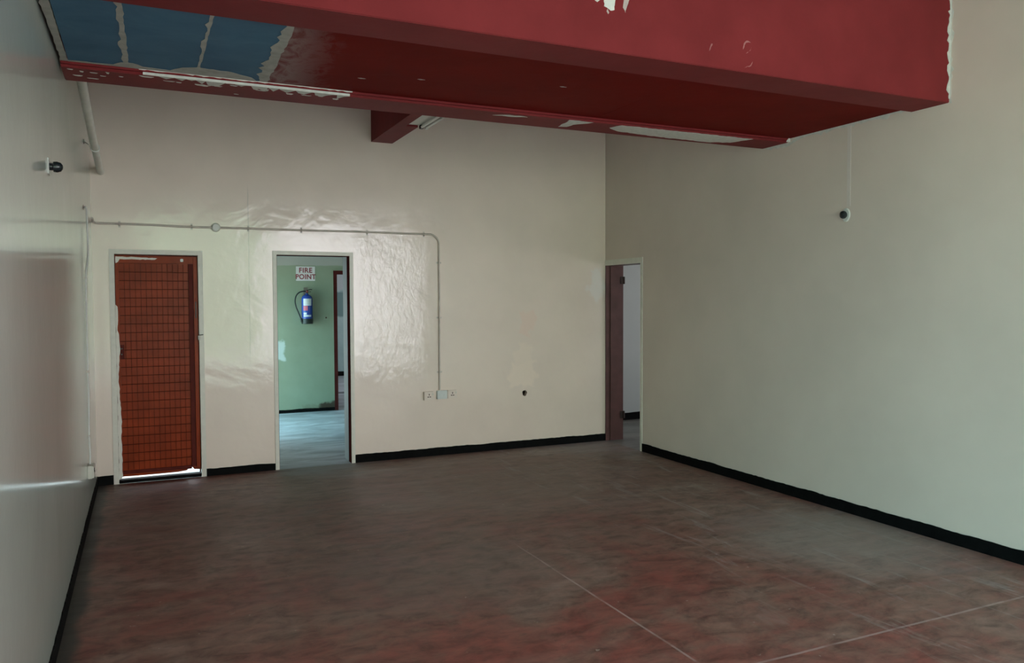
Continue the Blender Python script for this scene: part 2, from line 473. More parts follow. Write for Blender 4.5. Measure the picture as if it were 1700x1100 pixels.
def slab_with_holes(bm, axis, p0, p1, u0, u1, v0, v1, holes):
    """wall slab: axis 'y' -> u is x; axis 'x' -> u is y; v is z. One closed mesh with true openings."""
    us = sorted({u0, u1, *[h for H in holes for h in H[:2]]}); vs = sorted({v0, v1, *[h for H in holes for h in H[2:]]})
    vc = {}
    def V(u, v, s):
        k = (round(u, 5), round(v, 5), s)
        if k not in vc:
            p = p0 if s == 0 else p1
            vc[k] = bm.verts.new((u, p, v) if axis == 'y' else (p, u, v))
        return vc[k]
    def solid(i, j):
        if i < 0 or j < 0 or i >= len(us)-1 or j >= len(vs)-1: return False
        uc = (us[i]+us[i+1])/2; vv = (vs[j]+vs[j+1])/2
        return not any(h[0] < uc < h[1] and h[2] < vv < h[3] for h in holes)
    for i in range(len(us)-1):
        for j in range(len(vs)-1):
            if not solid(i, j): continue
            a, b, c, d = us[i], us[i+1], vs[j], vs[j+1]
            for s in (0, 1): bm.faces.new((V(a, c, s), V(b, c, s), V(b, d, s), V(a, d, s)))
            for (ii, jj, e) in ((i-1, j, ((a, c), (a, d))), (i+1, j, ((b, c), (b, d))), (i, j-1, ((a, c), (b, c))), (i, j+1, ((a, d), (b, d)))):
                if not solid(ii, jj):
                    (e0, e1) = e
                    bm.faces.new((V(*e0, 0), V(*e1, 0), V(*e1, 1), V(*e0, 1)))
def wall(name, mat, *a):
    bm = bmesh.new(); slab_with_holes(bm, *a); return link(name, bm, mat, kind='structure')
def simple(name, mat, *a, bev=0, parent=None, kind=None, **p):
    bm = bmesh.new(); box(bm, *a, bev=bev); return link(name, bm, mat, parent, kind, **p)

# ================================================================= THE SETTING
W = 5.2253
T = .3
TOP = 4.0
BEND = -9.2          # inner face of the shop front behind the camera
# floors
def slab(name, mat, x0, x1, y0, y1, z1=0.0, kind='structure'):
    return simple(name, mat, x0, x1, y0, y1, z1-.12, z1, kind=kind)
slab('floor', M_FLOOR, 0, W, BEND, 0)
slab('floor', M_FLOOR, W, 8.2, BEND, -6.0)
slab('floor', M_BACKFLOOR, 1.16, 5.4, 0.0, 4.06)
slab('floor', M_SIDEFLOOR, 5.46, 8.5, -3.2, 1.24)
slab('floor', M_SIDEFLOOR, W, 5.46, -.76, 0)
slab('floor', M_BACKFLOOR, 2.0, 6.0, 4.06, 9.42)
simple('floor', M_OUT, -12, 1.16, 0.02, 14, -.15, -.02, kind='structure')
simple('floor', M_OUT, -20, 30, -26, BEND-.2, -.15, -.05, kind='structure')

simple('ground_green_bounce', plain('green_bounce_ground', (.22, .34, .20), .9, var=.3), -12, -.21, -9.3, 0, -.15, -.03, kind='structure')  # unseen ground, made green to tint the light through the side entrance
# main walls
HX, HZ, HR = 4.191, .604, .028
wall('wall_back', M_BACK, 'y', 0, T, -.2, W+.23, 0, TOP,
     [(.13, .902, 0, 2.088), (1.525, 2.300, 0, 2.104), (HX-.05, HX+.05, HZ-.05, HZ+.05)])
# round-edged plaster infill of the hole cut through the back wall
bm = bmesh.new(); NH = 32
outer = []; inner = []; innerb = []
for k in range(NH):
    a = 2*math.pi*k/NH; c, s = math.cos(a), math.sin(a); m = max(abs(c), abs(s))
    outer.append(bm.verts.new((HX+.05*c/m, 0, HZ+.05*s/m)))
    r = HR*(1+.06*math.sin(3*a)+.05*math.sin(5*a+1))
    inner.append(bm.verts.new((HX+r*c, 0, HZ+r*1.15*s))); innerb.append(bm.verts.new((HX+r*c, .05, HZ+r*1.15*s)))
for k in range(NH):
    k2 = (k+1) % NH
    bm.faces.new((outer[k], outer[k2], inner[k2], inner[k])); bm.faces.new((inner[k], inner[k2], innerb[k2], innerb[k]))
link('wall_back_infill', bm, M_BACK, bpy.data.objects['wall_back'])
wall('wall_left', M_LEFT, 'x', -.2, 0, BEND-.2, 0, 0, TOP, [(-9.0, -6.2, 0, 2.3)])
wall('wall_right', M_RIGHT, 'x', W, W+.23, -6.2, 0, 0, TOP, [(-.757, -.0001, 0, 2.075)])
# the hall widens behind the camera
wall('wall_right', M_RIGHT, 'y', -6.2, -6.0, W+.23, 8.2, 0, TOP, [])
wall('wall_right', M_RIGHT, 'x', 8.2, 8.4, BEND-.2, -6.0, 0, TOP, [])
wall('wall_front', M_RIGHT, 'y', BEND-.2, BEND, 0, 8.2, 0, TOP, [(.1, 6.0, .12, 3.3)])
simple('ceiling', M_CEIL, -.2, 8.4, BEND-.2, .2, TOP, TOP+.12, kind='structure')
# shop-front frame
bm = bmesh.new()
box(bm, .1, 6.0, BEND-.13, BEND-.07, .12, .18); box(bm, .1, 6.0, BEND-.13, BEND-.07, 3.24, 3.3)
for x in (.1, 1.55, 3.0, 4.5, 5.94): box(bm, x, x+.06, BEND-.13, BEND-.07, .18, 3.24)
link('window_1', bm, M_WINFR, kind='structure')

# unseen greenery added outside the shop front to tint and dim the wall's reflections
bm = bmesh.new(); rnd = random.Random(2); n1, n2 = 60, 24; rows = []
for i in range(n1+1):
    u = i/n1; x = -8+11.6*u; row = []
    for j in range(n2+1):
        a = math.pi*j/n2; y = -17+1.2*math.cos(a)*(1 if j < n2/2 else 1); z = 4.2*math.sin(a)**.45 if 0 < j < n2 else 0
        k = .25*noise.noise(Vector((x*.9, y, z*.9)))+rnd.uniform(-.06, .06)
        row.append(bm.verts.new((x+rnd.uniform(-.05, .05), y+k, max(-.05, z+k) if 0 < j < n2 else -.05)))
    rows.append(row)
for A, B in zip(rows, rows[1:]):
    for j in range(n2): bm.faces.new((A[j], A[j+1], B[j+1], B[j]))
bm.faces.new(rows[0]); bm.faces.new(rows[-1])
tag(link('added_hedge', bm, plain('added_hedge_leaves', (.23, .32, .22), .8, var=.3, scale=4, spec=.1)), 'unseen greenery added outside the shop front for its green reflection', 'added_hedge')

# back room beyond door 2
wall('wall_left', M_GREEN, 'x', 1.0, 1.16, T, 4.06, 0, 2.7, [(1.9, 3.85, .02, 2.0)])
wall('wall_back', M_GREEN, 'y', 3.967, 4.07, 1.16, 5.4, 0, 2.7, [(2.962, 3.86, 0, 2.075)])
wall('wall_right', M_GREEN, 'x', 5.4, 5.46, 1.24, 4.06, 0, 2.7, [])
simple('ceiling', M_CEIL, 1.0, 5.46, T, 4.07, 2.7, 2.8, kind='structure')
# farthest room
wall('wall_back', M_TEAL, 'y', 9.42, 9.52, 2.0, 6.0, 0, 2.7, [])
wall('wall_left', M_TEAL, 'x', 1.9, 2.0, 4.07, 9.52, 0, 2.7, [])
wall('wall_right', M_TEAL, 'x', 6.0, 6.1, 4.07, 9.52, 0, 2.7, [(6.4, 8.0, .9, 2.1)])
simple('ceiling', M_CEIL, 1.9, 6.1, 4.07, 9.52, 2.7, 2.8, kind='structure')
# room beyond door 3
wall('wall_back', M_WHITEWALL, 'y', 1.24, 1.34, 5.46, 8.5, 0, 2.8, [])
wall('wall_right', M_WHITEWALL, 'x', 8.5, 8.6, -3.2, 1.34, 0, 2.8, [(-2.0, -.2, .9, 2.1)])
wall('wall_front', M_WHITEWALL, 'y', -3.3, -3.2, 5.46, 8.6, 0, 2.8, [])
simple('ceiling', M_CEIL, 5.46, 8.6, -3.3, 1.34, 2.8, 2.9, kind='structure')

# skirtings: painted bands with a wavering brush edge
def skirting(name, a, b, h, out, seed, t=.008, amp=.006, mat=M_BLACK):
    a = Vector(a); b = Vector(b); L = (b-a).length; n = max(2, int(L/.03)); rnd = random.Random(seed)
    d = (b-a)/L; o = Vector(out)*t; bm = bmesh.new(); rows = []
    hh = h
    for i in range(n+1):
        p = a + d*(L*i/n)
        z = h + amp*(noise.noise(Vector((i*.12, seed, 0)))*1.2) + rnd.uniform(-1, 1)*amp*.3
        rows.append([bm.verts.new(p+Vector((0, 0, 0))), bm.verts.new(p+Vector((0, 0, z))), bm.verts.new(p+o+Vector((0, 0, z))), bm.verts.new(p+o)])
    for A, B in zip(rows, rows[1:]):
        for k in range(4): bm.faces.new((A[k], A[(k+1) % 4], B[(k+1) % 4], B[k]))
    bm.faces.new(rows[0]); bm.faces.new(rows[-1])
    return link(name, bm, mat, kind='structure')
skirting('baseboard_back', (.0, 0, 0), (.13, 0, 0), .08, (0, -1, 0), 1)
skirting('baseboard_back', (.902, 0, 0), (1.525, 0, 0), .068, (0, -1, 0), 2)
skirting('baseboard_back', (2.300, 0, 0), (W, 0, 0), .082, (0, -1, 0), 3)
skirting('baseboard_left', (0, -6.2, 0), (0, -.008, 0), .082, (1, 0, 0), 4, amp=.01)
skirting('baseboard_right', (W, -.757, 0), (W, -6.2, 0), .085, (-1, 0, 0), 5)
skirting('baseboard_back', (1.16, 3.967, 0), (2.962, 3.967, 0), .05, (0, -1, 0), 6)
skirting('baseboard_back', (2.0, 9.42, 0), (6.0, 9.42, 0), .10, (0, -1, 0), 7)
skirting('baseboard_back', (5.46, 1.24, 0), (8.5, 1.24, 0), .10, (0, -1, 0), 8)

# ---- door 1: red boarded door behind welded mesh
def struct_empty(name, loc=(0, 0, 0)):
    o = bpy.data.objects.new(name, None); COL.objects.link(o); o.empty_display_size = .1; o.location = loc; o['kind'] = 'structure'; return o
def frame_mesh(x0, x1, zt, w, y0, y1, foot=0.0):
    bm = bmesh.new()
    box(bm, x0, x0+w, y0, y1, foot, zt-w); box(bm, x1-w, x1, y0, y1, foot, zt-w); box(bm, x0, x1, y0, y1, zt-w, zt)
    return bm
D1 = struct_empty('door_1')
link('door_frame', frame_mesh(.13, .902, 2.088, .042, -.010, .10), M_FRAME, D1)
bm = bmesh.new(); box(bm, .1725, .178, .088, .1, .0, 2.046); box(bm, .152, .177, .10, .13, 0, 2.08); box(bm, .850, .88, .10, .13, 0, 2.08); box(bm, .152, .88, .10, .13, 2.02, 2.08)
link('door_stop', bm, M_DKMAROON, D1)
L1 = bmesh.new()
pts = [(.1725, .052), (.30, .050), (.50, .050), (.66, .052), (.735, .060), (.755, .082), (.785, .086), (.80, .066), (.8595, .060), (.8595, 2.035), (.1725, 2.038)]
prism(L1, [(x, .052, z) for x, z in pts], (0, .035, 0))
leaf = link('door_leaf', L1, M_ORANGE, D1)
bm = bmesh.new()
box(bm, .178, .204, .022, .051, .07, 2.03); box(bm, .82, .852, .016, .051, .09, 2.03); box(bm, .204, .82, .022, .051, 1.968, 2.03); 
link('gate_frame', bm, M_ORANGE, D1)
bm = bmesh.new(); box(bm, .780, .819, .030, .051, .10, 1.967); link('gap_shade', bm, M_RAIL_SHADE, D1, label='dark red strip coloured as gap shade beside the mesh')  # recess shade of the gap put in as a dark strip
bm = bmesh.new(); box(bm, .205, .779, .038, .051, .075, .105); link('bottom_rail', bm, M_RAIL_SHADE, D1)
bm = bmesh.new()
nx = 13
for i in range(1, nx): 
    x = .204 + (.780-.204)*i/nx
    tube(bm, [(x, .036, .108), (x, .036, 1.966)], .0014, 6)
nz = 24
for j in range(1, nz):
    z = .108 + (1.966-.108)*j/nz
    tube(bm, [(.205, .031, z), (.779, .031, z)], .0021, 6)
link('wire_mesh', bm, M_WIRE, D1)
# cream overpaint on the top left and down the hanging side
bm = bmesh.new()
o2 = jag([(.182, 2.026), (.52, 2.014), (.50, 2.000), (.215, 2.002), (.200, 1.975), (.182, 1.965)], .003, .02, seed=3)
prism(bm, [(p.x, .0205, p.y) for p in o2], (0, .0012, 0)); link('paint_smear', bm, M_FRAME, D1, label='cream paint smeared on the top rail')
bm = bmesh.new()
o2 = jag([(.172, 1.60), (.190, 1.58), (.192, 1.50), (.186, 1.40), (.198, 1.28), (.204, 1.20), (.196, 1.1), (.186, .98), (.196, .7), (.206, .55), (.196, .40), (.204, .2), (.200, .05), (.172, .03)], .004, .03, seed=5)
prism(bm, [(p.x, .0195, p.y) for p in o2], (0, .002, 0)); link('paint_smear', bm, M_FRAME, D1, label='uneven cream paint edge down the left side')
bm = bmesh.new(); box(bm, .712, .738, .014, .0215, 1.985, 2.012, bev=.003)
link('latch_tab', bm, M_PLASTIC, D1, label='small white tab on the top rail')
bm = bmesh.new(); box(bm, .206, .236, .026, .0305, 1.11, 1.24, bev=.002)
lk = link('lock_plate', bm, M_RAIL_SHADE, D1)
bm = bmesh.new(); 
for z in (1.205, 1.155): lathe(bm, [(.006, -.0), (.006, .003), (0, .003)], 12, (.215, .0235, z), 'y')
link('keyhole', bm, M_DARK, lk)
bm = bmesh.new(); tube(bm, [(.836, .013, 1.62), (.836, .008, 1.60), (.836, .008, 1.50), (.836, .013, 1.47)], .005, 8)
link('pull_handle', bm, M_METAL, D1)
bm = bmesh.new(); tube(bm, [(.862, -.014, 1.315), (.895, -.014, 1.318)], .005, 8); box(bm, .850, .866, -.016, .02, 1.27, 1.31, bev=.002)
link('latch_bolt', bm, M_METAL, D1)
bm = bmesh.new(); box(bm, .172, .860, .0, .09, 0, .030, bev=.003)
link('sill', bm, M_BLACK, D1)

# ---- door 2: open doorway to the back room
D2 = struct_empty('door_2')
link('door_frame', frame_mesh(1.525, 2.300, 2.104, .036, -.010, .004), M_FRAME, D2)
link('door_lining', frame_mesh(1.5255, 2.2995, 2.1035, .040, .0045, .10), M_DKMAROON, D2, label='dark maroon inner edge of the doorway')
bm = frame_mesh(1.526, 2.299, 2.103, .034, .1005, .2995)
link('reveal', bm, M_WHITEWALL, D2, label='grey reveal behind the frame')

# ---- door 3: doorway in the right wall at the corner
D3 = struct_empty('door_3')
bm = bmesh.new()
box(bm, W-.008, W+.02, -.757, -.002, 2.018, 2.078); box(bm, W-.008, W+.02, -.757, -.722, 0, 2.018)
link('door_frame', bm, M_FRAME, D3)
bm = bmesh.new()
box(bm, W+.021, W+.229, -.721, -.03, 2.018, 2.05)
box(bm, W+.021, W+.229, -.745, -.722, 0, 2.05)
box(bm, W-.002, W+.045, -.016, -.0015, 0, 2.017); box(bm, W+.058, W+.229, -.022, -.0015, 0, 2.017); box(bm, W+.045, W+.058, -.008, -.0015, 0, 2.017)
link('door_lining', bm, M_MAROON, D3)
for z in (1.85, .29):
    bm = bmesh.new(); tube(bm, [(W+.236, -.030, z-.042), (W+.236, -.030, z+.042)], .010, 10); box(bm, W+.19, W+.236, -.0265, -.0225, z-.042, z+.042)
    link('hinge', bm, M_RUST, D3)

# ================================================================= BEAMS AND BOARDS
ZB, ZP = 2.905, 2.935
def flake(name, mat, parent, outline, plane, c, d, amp=.006, step=.03, seed=0, **p):
    """thin chip of other surface lying on its part; plane 'y' uses (x,z), plane 'z' uses (x,y), plane 'x' uses (y,z)"""
    pts = jag(outline, amp, step, seed=seed); bm = bmesh.new()
    thin_plate(bm, pts, plane, c, d)
    return link(name, bm, mat, parent, **p)
Y1F, Y1B = -4.289, -4.005
b1 = thing('ceiling_beam', 'deep dark red beam with tall front face, nearest the viewer, across the top of the photo', 'beam', (W/2, (Y1F+Y1B)/2, ZB))
def kid(o, par):
    o.parent = par; o.matrix_parent_inverse = Matrix.Translation(-Vector(par.location)); return o
bm = bmesh.new(); box(bm, 0.0002, W-.0002, Y1F, Y1B, ZB, TOP-.001, bev=.004, seg=2); kid(link('beam_body', bm, M_RED), b1)
# bare plaster where the beam meets the right wall, painted glints and scuffs on its face
edge = [(W-.001, 2.93)]
rnd = random.Random(4); z = 2.93
while z < 3.99:
    edge.append((W-.008-rnd.random()**2*.03, z)); z += rnd.uniform(.012, .04)
edge.append((W-.001, 3.99))
kid(flake('plaster_edge', M_PLASTER_GLINT, None, edge, 'y', Y1F-.0035, .0035, amp=.001, step=.02, seed=1, label='ragged white plaster line at the right end'), b1)
edge = [(Y1F-.0036, 2.90)]; z = 2.90
while z < 3.99:
    edge.append((Y1F-.008-rnd.random()**2*.022, z)); z += rnd.uniform(.015, .05)
edge.append((Y1F-.0036, 3.99))
kid(flake('plaster_edge', M_PLASTER_GLINT, None, edge, 'x', W-.0018, .0015, amp=.001, step=.02, seed=2), b1)
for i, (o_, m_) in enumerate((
    ([(2.585, 3.135), (2.625, 3.118), (2.648, 3.125), (2.655, 3.22), (2.59, 3.22)], M_PLASTER_GLINT),  # first four flakes: glossy hot spot on the face, painted as pale shapes
    ([(2.52, 3.165), (2.545, 3.150), (2.565, 3.165), (2.56, 3.22), (2.50, 3.22)], M_PLASTER_GLINT),
    ([(2.600, 3.112), (2.610, 3.098), (2.616, 3.106), (2.606, 3.125)], M_CHIP_GLINT),
    ([(2.700, 3.145), (2.715, 3.120), (2.745, 3.22), (2.705, 3.22)], M_CHIP_GLINT),
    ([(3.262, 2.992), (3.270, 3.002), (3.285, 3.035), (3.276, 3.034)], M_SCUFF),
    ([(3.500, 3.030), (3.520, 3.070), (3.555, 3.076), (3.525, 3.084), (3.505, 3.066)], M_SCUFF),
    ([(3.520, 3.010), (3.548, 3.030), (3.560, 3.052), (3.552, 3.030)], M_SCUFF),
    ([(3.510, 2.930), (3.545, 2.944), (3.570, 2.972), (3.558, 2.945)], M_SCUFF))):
    kid(flake('glint_and_chip', m_, None, o_, 'y', Y1F-.001, .001, amp=.003, step=.012, seed=20+i, label='pale painted glint or scuff on the red face'), b1)

Y2F, Y2B = -2.85, -2.552
b2 = thing('ceiling_beam', 'low dark red beam with peeling white patches along its lower edge, behind the tall front beam', 'beam', (W/2, (Y2F+Y2B)/2, ZB))
bm = bmesh.new(); box(bm, 0.012, W-.001, Y2F, Y2B, ZB, TOP-.001, bev=.004); kid(link('beam_body', bm, M_RED), b2)
bm = bmesh.new(); box(bm, 0.012, W-.001, Y2F-.022, Y2F-.0005, ZB+.014, ZP-.001, bev=.003); kid(link('cover_strip', bm, M_RED), b2)
# peeled soffit patches (x, y outlines on the underside)
S2 = ZB-.0012
pe = [
  [(2.62, -2.760), (2.70, -2.80), (2.80, -2.812), (2.87, -2.80), (2.80, -2.775)],
  [(3.18, -2.845), (3.38, -2.845), (3.36, -2.80), (3.28, -2.72), (3.27, -2.64), (3.21, -2.62), (3.20, -2.74)],
  [(3.58, -2.74), (3.62, -2.845), (4.20, -2.846), (4.86, -2.846), (4.78, -2.66), (4.60, -2.60), (4.10, -2.615), (3.70, -2.66)],
]
for i, o_ in enumerate(pe):
    kid(flake('peeled_patch', M_PLASTER_GLINT, None, o_, 'z', S2, .0012, amp=.007, step=.03, seed=40+i, label='bare white plaster patch on the underside'), b2)
# long ragged patch over the left end of the front strip
rnd = random.Random(12)
up_, lo_ = [], []
x = .40
while x < 1.62:
    t = (x-.40)/1.22
    up_.append((x, ZP-.0015)); 
    lo_.append((x, ZP-.005-.006*rnd.random()))
    x += rnd.uniform(.012, .035)
kid(flake('peeled_patch', M_PLASTER_GLINT, None, up_+lo_[::-1], 'y', Y2F-.0235, .0012, amp=.0008, step=.02, seed=50, label='ragged white plaster strip at the left end'), b2)
rnd = random.Random(5); A_, B_ = [], []; x = .42
while x < 1.60:
    A_.append((x, Y2F-.021)); B_.append((x, Y2F-.010+(.085*rnd.random() if rnd.random() < .5 else -.006))); x += rnd.uniform(.012, .045)
bm = bmesh.new(); thin_plate(bm, A_+B_[::-1], 'z', ZB-.0026, .0150)
kid(link('peeled_patch', bm, M_PLASTER_GLINT, label='ragged white plaster strip along the left lower edge'), b2)
for i in range(13):
    x0 = .30+i*.10+rnd.uniform(-.03, .03); l = rnd.uniform(.02, .09); y0 = rnd.uniform(-2.845, -2.76); dd = rnd.uniform(.01, .035)
    kid(flake('peeled_patch', M_PLASTER_GLINT, None, [(x0, y0), (x0+l, y0+dd*.2), (x0+l*.8, y0+dd), (x0+l*.2, y0+dd*.8)], 'z', S2, .0012, amp=.006, step=.015, seed=60+i, label='small white chip on the underside'), b2)
for i, (x0, y0, l, dd) in enumerate(((.04, -2.82, .03, .02), (.10, -2.80, .02, .03), (.15, -2.79, .04, .015), (.06, -2.70, .05, .02), (.20, -2.74, .03, .01), (.13, -2.66, .06, .012), (.23, -2.83, .02, .04), (.93, -2.63, .03, .01))):
    kid(flake('peeled_patch', M_PLASTER_GLINT, None, [(x0, y0), (x0+l, y0+dd*.2), (x0+l*.8, y0+dd), (x0+l*.2, y0+dd*.8)], 'z', S2, .0012, amp=.005, step=.015, seed=80+i, label='small white chip on the underside'), b2)
kid(flake('peeled_patch', M_PLASTER_GLINT, None, [(W-.045, ZB+.0), (W-.001, ZB+.0), (W-.001, ZP), (W-.02, ZP), (W-.035, ZB+.015)], 'y', Y2F-.0235, .0012, amp=.003, step=.01, seed=90, label='small white chip at the right end'), b2)

b3 = thing('ceiling_beam', 'short dark red beam running from the back wall to the low cross beam, ending above the doors', 'beam', (2.6, -1.3, 3.21))
bm = bmesh.new()
prism(bm, [(2.496, -.001, 3.21), (2.714, -.001, 3.21), (2.714, -.83, 3.21), (2.60, -.83, 3.21), (2.60, -2.551, 3.21), (2.496, -2.551, 3.21)], (0, 0, TOP-.001-3.21))
kid(link('beam_body', bm, M_RED), b3)
# twin tube lamp hanging beside it
lamp = thing('fluorescent_light', 'unlit twin-tube white batten light beside the short red beam', 'light', (2.70, -1.5, 3.28))
bm = bmesh.new(); box(bm, 2.615, 2.80, -2.3, -.845, 3.225, 3.275, bev=.004); kid(link('lamp_body', bm, M_PLASTIC), lamp)
for x in (2.735, 2.785):
    bm = bmesh.new(); tube(bm, [(x, -2.26, 3.205), (x, -.885, 3.205)], .013, 12); kid(link('tube', bm, M_TUBE, smooth=True), lamp)
for x in (2.735, 2.785):
    for y in (-2.285, -.865):
        bm = bmesh.new(); box(bm, x-.016, x+.016, y-.018, y+.018, 3.19, 3.2245, bev=.003); kid(link('lamp_holder', bm, M_DARK if x < 2.75 else M_PLASTIC), lamp)
for y in (-2.1, -1.05):
    bm = bmesh.new(); tube(bm, [(2.70, y, 3.274), (2.70, y, TOP-.001)], .008, 8); kid(link('suspension_rod', bm, M_PLASTIC), lamp)

# boards of the recess between the two beams
YA, YB = Y1B+.001, Y2F-.001
XB = [.052, .335, .712, 1.065]
def board(name, mat, x0, x1, label, cat, group=None):
    o = simple(name, mat, x0, x1, YA, YB, ZP, ZP+.014)
    return tag(o, label, cat, group)
board('ceiling_board', M_BLUE, XB[0], XB[1]-.004, 'narrow blue ceiling board against the left wall', 'ceiling board', 'blue ceiling boards')
board('ceiling_board', M_BLUE, XB[1], XB[2]-.003, 'blue ceiling board in the middle of the three between the red beams', 'ceiling board', 'blue ceiling boards')
board('ceiling_board', M_BLUE, XB[2], XB[3], 'blue ceiling board bordering the red painted ceiling, rightmost of the three', 'ceiling board', 'blue ceiling boards')
rp = thing('ceiling_board', 'long dark red ceiling board between the two red cross beams', 'ceiling board', ((XB[3]+W)/2, (YA+YB)/2, ZP))
bm = bmesh.new(); box(bm, XB[3]+.002, 3.39, YA, YB, ZP, ZP+.014); kid(link('board_sheet', bm, M_REDDEEP), rp)
bm = bmesh.new(); box(bm, 3.392, W-.001, YA, YB, ZP, ZP+.014); kid(link('board_sheet', bm, M_REDDEEP), rp)
F2 = ZP-.0022
def filler(label, a, b, y0, y1, amp, seed, mat=M_FILLER):
    """ragged joint strip between boards, a/b = half width profile"""
    rnd = random.Random(seed); L, R = [], []
    n = 26
    for i in range(n+1):
        t = i/n; y = y0+(y1-y0)*t
        xc = a[0]+(a[1]-a[0])*t; h = b[0]+(b[1]-b[0])*t
        L.append((xc-h-rnd.random()*amp*(1 if rnd.random() < .6 else 2), y)); R.append((xc+h+rnd.random()*amp*.6, y))
    bm = bmesh.new(); thin_plate(bm, L+R[::-1], 'z', F2, .0012)
    o = link('joint_filler', bm, mat); return o
t1 = tag(filler('', (.325, .338), (.008, .010), YA, YB, .012, 1), 'ragged pale filler strip between the first two blue boards from the left', 'joint filler', 'filler strips on the blue boards')
t2 = tag(filler('', (.712, .706), (.005, .002), YA, YB, .009, 2), 'thin pale filler strip between the middle and right blue boards', 'joint filler', 'filler strips on the blue boards')
t3 = tag(filler('', (1.062, 1.075), (.014, .020), YA, YB, .022, 3), 'wide grey filler strip where the blue boards meet the red', 'joint filler', 'filler strips on the blue boards')
t4 = tag(filler('', (.030, .034), (.016, .014), YA, YB, .006, 4), 'pale strip along the left wall beside the blue boards', 'joint filler', 'filler strips on the blue boards')
# filler smears along the low beam
fl = flake('joint_filler', M_FILLER, None, [(.05, YB-.010), (.05, YB-.040), (.27, YB-.050), (.31, YB-.11), (.37, YB-.12), (.42, YB-.070), (.56, YB-.055), (.62, YB-.14), (.70, YB-.18), (.88, YB-.16), (1.0, YB-.09), (1.04, YB-.010)], 'z', ZP-.0036, .0012, amp=.005, step=.03, seed=8)
tag(fl, 'lumpy grey filler smeared on the blue boards along the low beam', 'joint filler', 'filler strips on the blue boards')
fl = flake('joint_filler', M_PLASTER_GLINT, None, [(.335, YA+.002), (.335, YA+.014), (.42, YA+.02), (.47, YA+.008), (.52, YA+.010), (.55, YA+.002)], 'z', ZP-.0036, .0012, amp=.004, step=.02, seed=9)
tag(fl, 'white filler line on the blue boards along the tall front beam', 'joint filler', 'filler strips on the blue boards')
# chip near the front beam on the red board
kid(flake('glint_and_chip', M_PLASTER_GLINT, None, [(2.13, YA+.003), (2.155, YA+.02), (2.20, YA+.035), (2.27, YA+.015), (2.22, YA+.003)], 'z', ZP-.0008, .0008, amp=.004, step=.02, seed=11), rp)
for i, (x0, y0) in enumerate(((1.57, -3.18), (2.75, -3.5), (1.9, -3.3))):
    kid(flake('glint_and_chip', M_CHIP_GLINT, None, [(x0, y0), (x0+.02, y0-.01), (x0+.05, y0), (x0+.02, y0+.012)][:4], 'z', ZP-.0008, .0008, amp=.003, step=.01, seed=12+i), rp)
# loose plaster line on the right wall under the boards, thin and broken
bm = bmesh.new(); rnd = random.Random(3); top = []; bot = []
y = -4.0
while y < -2.55:
    top.append((y, ZP-.001 if y < Y2F-.03 else ZB-.001)); bot.append((y, (ZP if y < Y2F-.03 else ZB)-.008-rnd.random()**2*.03)); y += rnd.uniform(.02, .06)
tr = flake('trim_1', M_PLASTER_GLINT, None, top+bot[::-1], 'x', W-.0022, .002, amp=.001, step=.05, seed=2, kind='structure')

# ================================================================= SERVICES ON THE WALLS
# thick pipe high on the left wall
pp = thing('wall_pipe', 'thick cream painted pipe high in the left corner under the red beam', 'pipe', (.08, -1.2, 2.85))
bm = bmesh.new()
tube(bm, [(.08, -2.50, 3.005), (.08, -1.1, 2.838), (.081, -.22, 2.768), (.082, -.08, 2.757), (.084, -.03, 2.756), (.084, -.001, 2.758)], .028, 18)
kid(link('pipe', bm, M_PIPE, smooth=True), pp)
bm = bmesh.new(); 
pts = []
for k in range(17):
    a = 2*math.pi*k/16; pts.append((.08+.032*math.cos(a), -.86, 2.818+.032*math.sin(a)))
tube(bm, pts, .004, 6, cap=False)
tube(bm, [(.05, -.86, 2.826), (.025, -.862, 2.848), (.001, -.862, 2.862)], .004, 6)
box(bm, .001, .012, -.885, -.835, 2.845, 2.875, bev=.003)
kid(link('wire_bracket', bm, M_PLASTIC), pp)

# conduit along the back wall with its bend down to the sockets
cd = thing('electrical_conduit', 'thin grey conduit running along the back wall above the doors and down to the sockets', 'conduit', (1.6, -.01, 2.30))
bm = bmesh.new(); R = .0095
YC = -.014
path = [(.012, -.10, 2.345), (.014, -.04, 2.32), (.03, -.016, 2.312), (.06, YC, 2.3095)]
for i in range(1, 15): path.append((.06+(3.03-.06)*i/14, YC, 2.3095+.002*math.sin(i*1.3)-(.004 if 2 < i < 8 else 0)))
cx_, cz_, cr_ = 3.095, 2.3095-.105, .105
for i in range(1, 9):
    a = math.pi/2*(1-i/8); path.append((cx_+cr_*math.cos(a), YC, cz_+cr_*math.sin(a)))
path += [(3.201, YC, 1.6), (3.198, YC, 1.0), (3.197, YC, .690)]
tube(bm, path, R, 10); kid(link('pipe', bm, M_CONDUIT, smooth=True), cd)
def saddle(x, z, vertical=False):
    bm = bmesh.new()
    if vertical:
        box(bm, x-.028, x+.028, -.003, -.0005, z-.009, z+.009, bev=.001)
        tube(bm, [(x-.013, -.003, z), (x-.012, -.018, z), (x, -.027, z), (x+.012, -.018, z), (x+.013, -.003, z)], .004, 6)
    else:
        box(bm, x-.009, x+.009, -.003, -.0005, z-.028, z+.028, bev=.001)
        tube(bm, [(x, -.003, z-.013), (x, -.018, z-.012), (x, -.027, z), (x, -.018, z+.012), (x, -.003, z+.013)], .004, 6)
    kid(link('saddle_clip', bm, M_CONDUIT), cd)
for x in (.22, .813, 1.308, 1.798, 2.444, 3.04): saddle(x, 2.307)
for z in (2.017, 1.446, .878): saddle(3.200, z, True)
bm = bmesh.new(); lathe(bm, [(.040, -.0005), (.040, -.024), (.036, -.028), (.0, -.028)], 24, (1.02, 0, 2.306), 'y'); jb = kid(link('junction_box', bm, M_PIPE, smooth=True), cd)
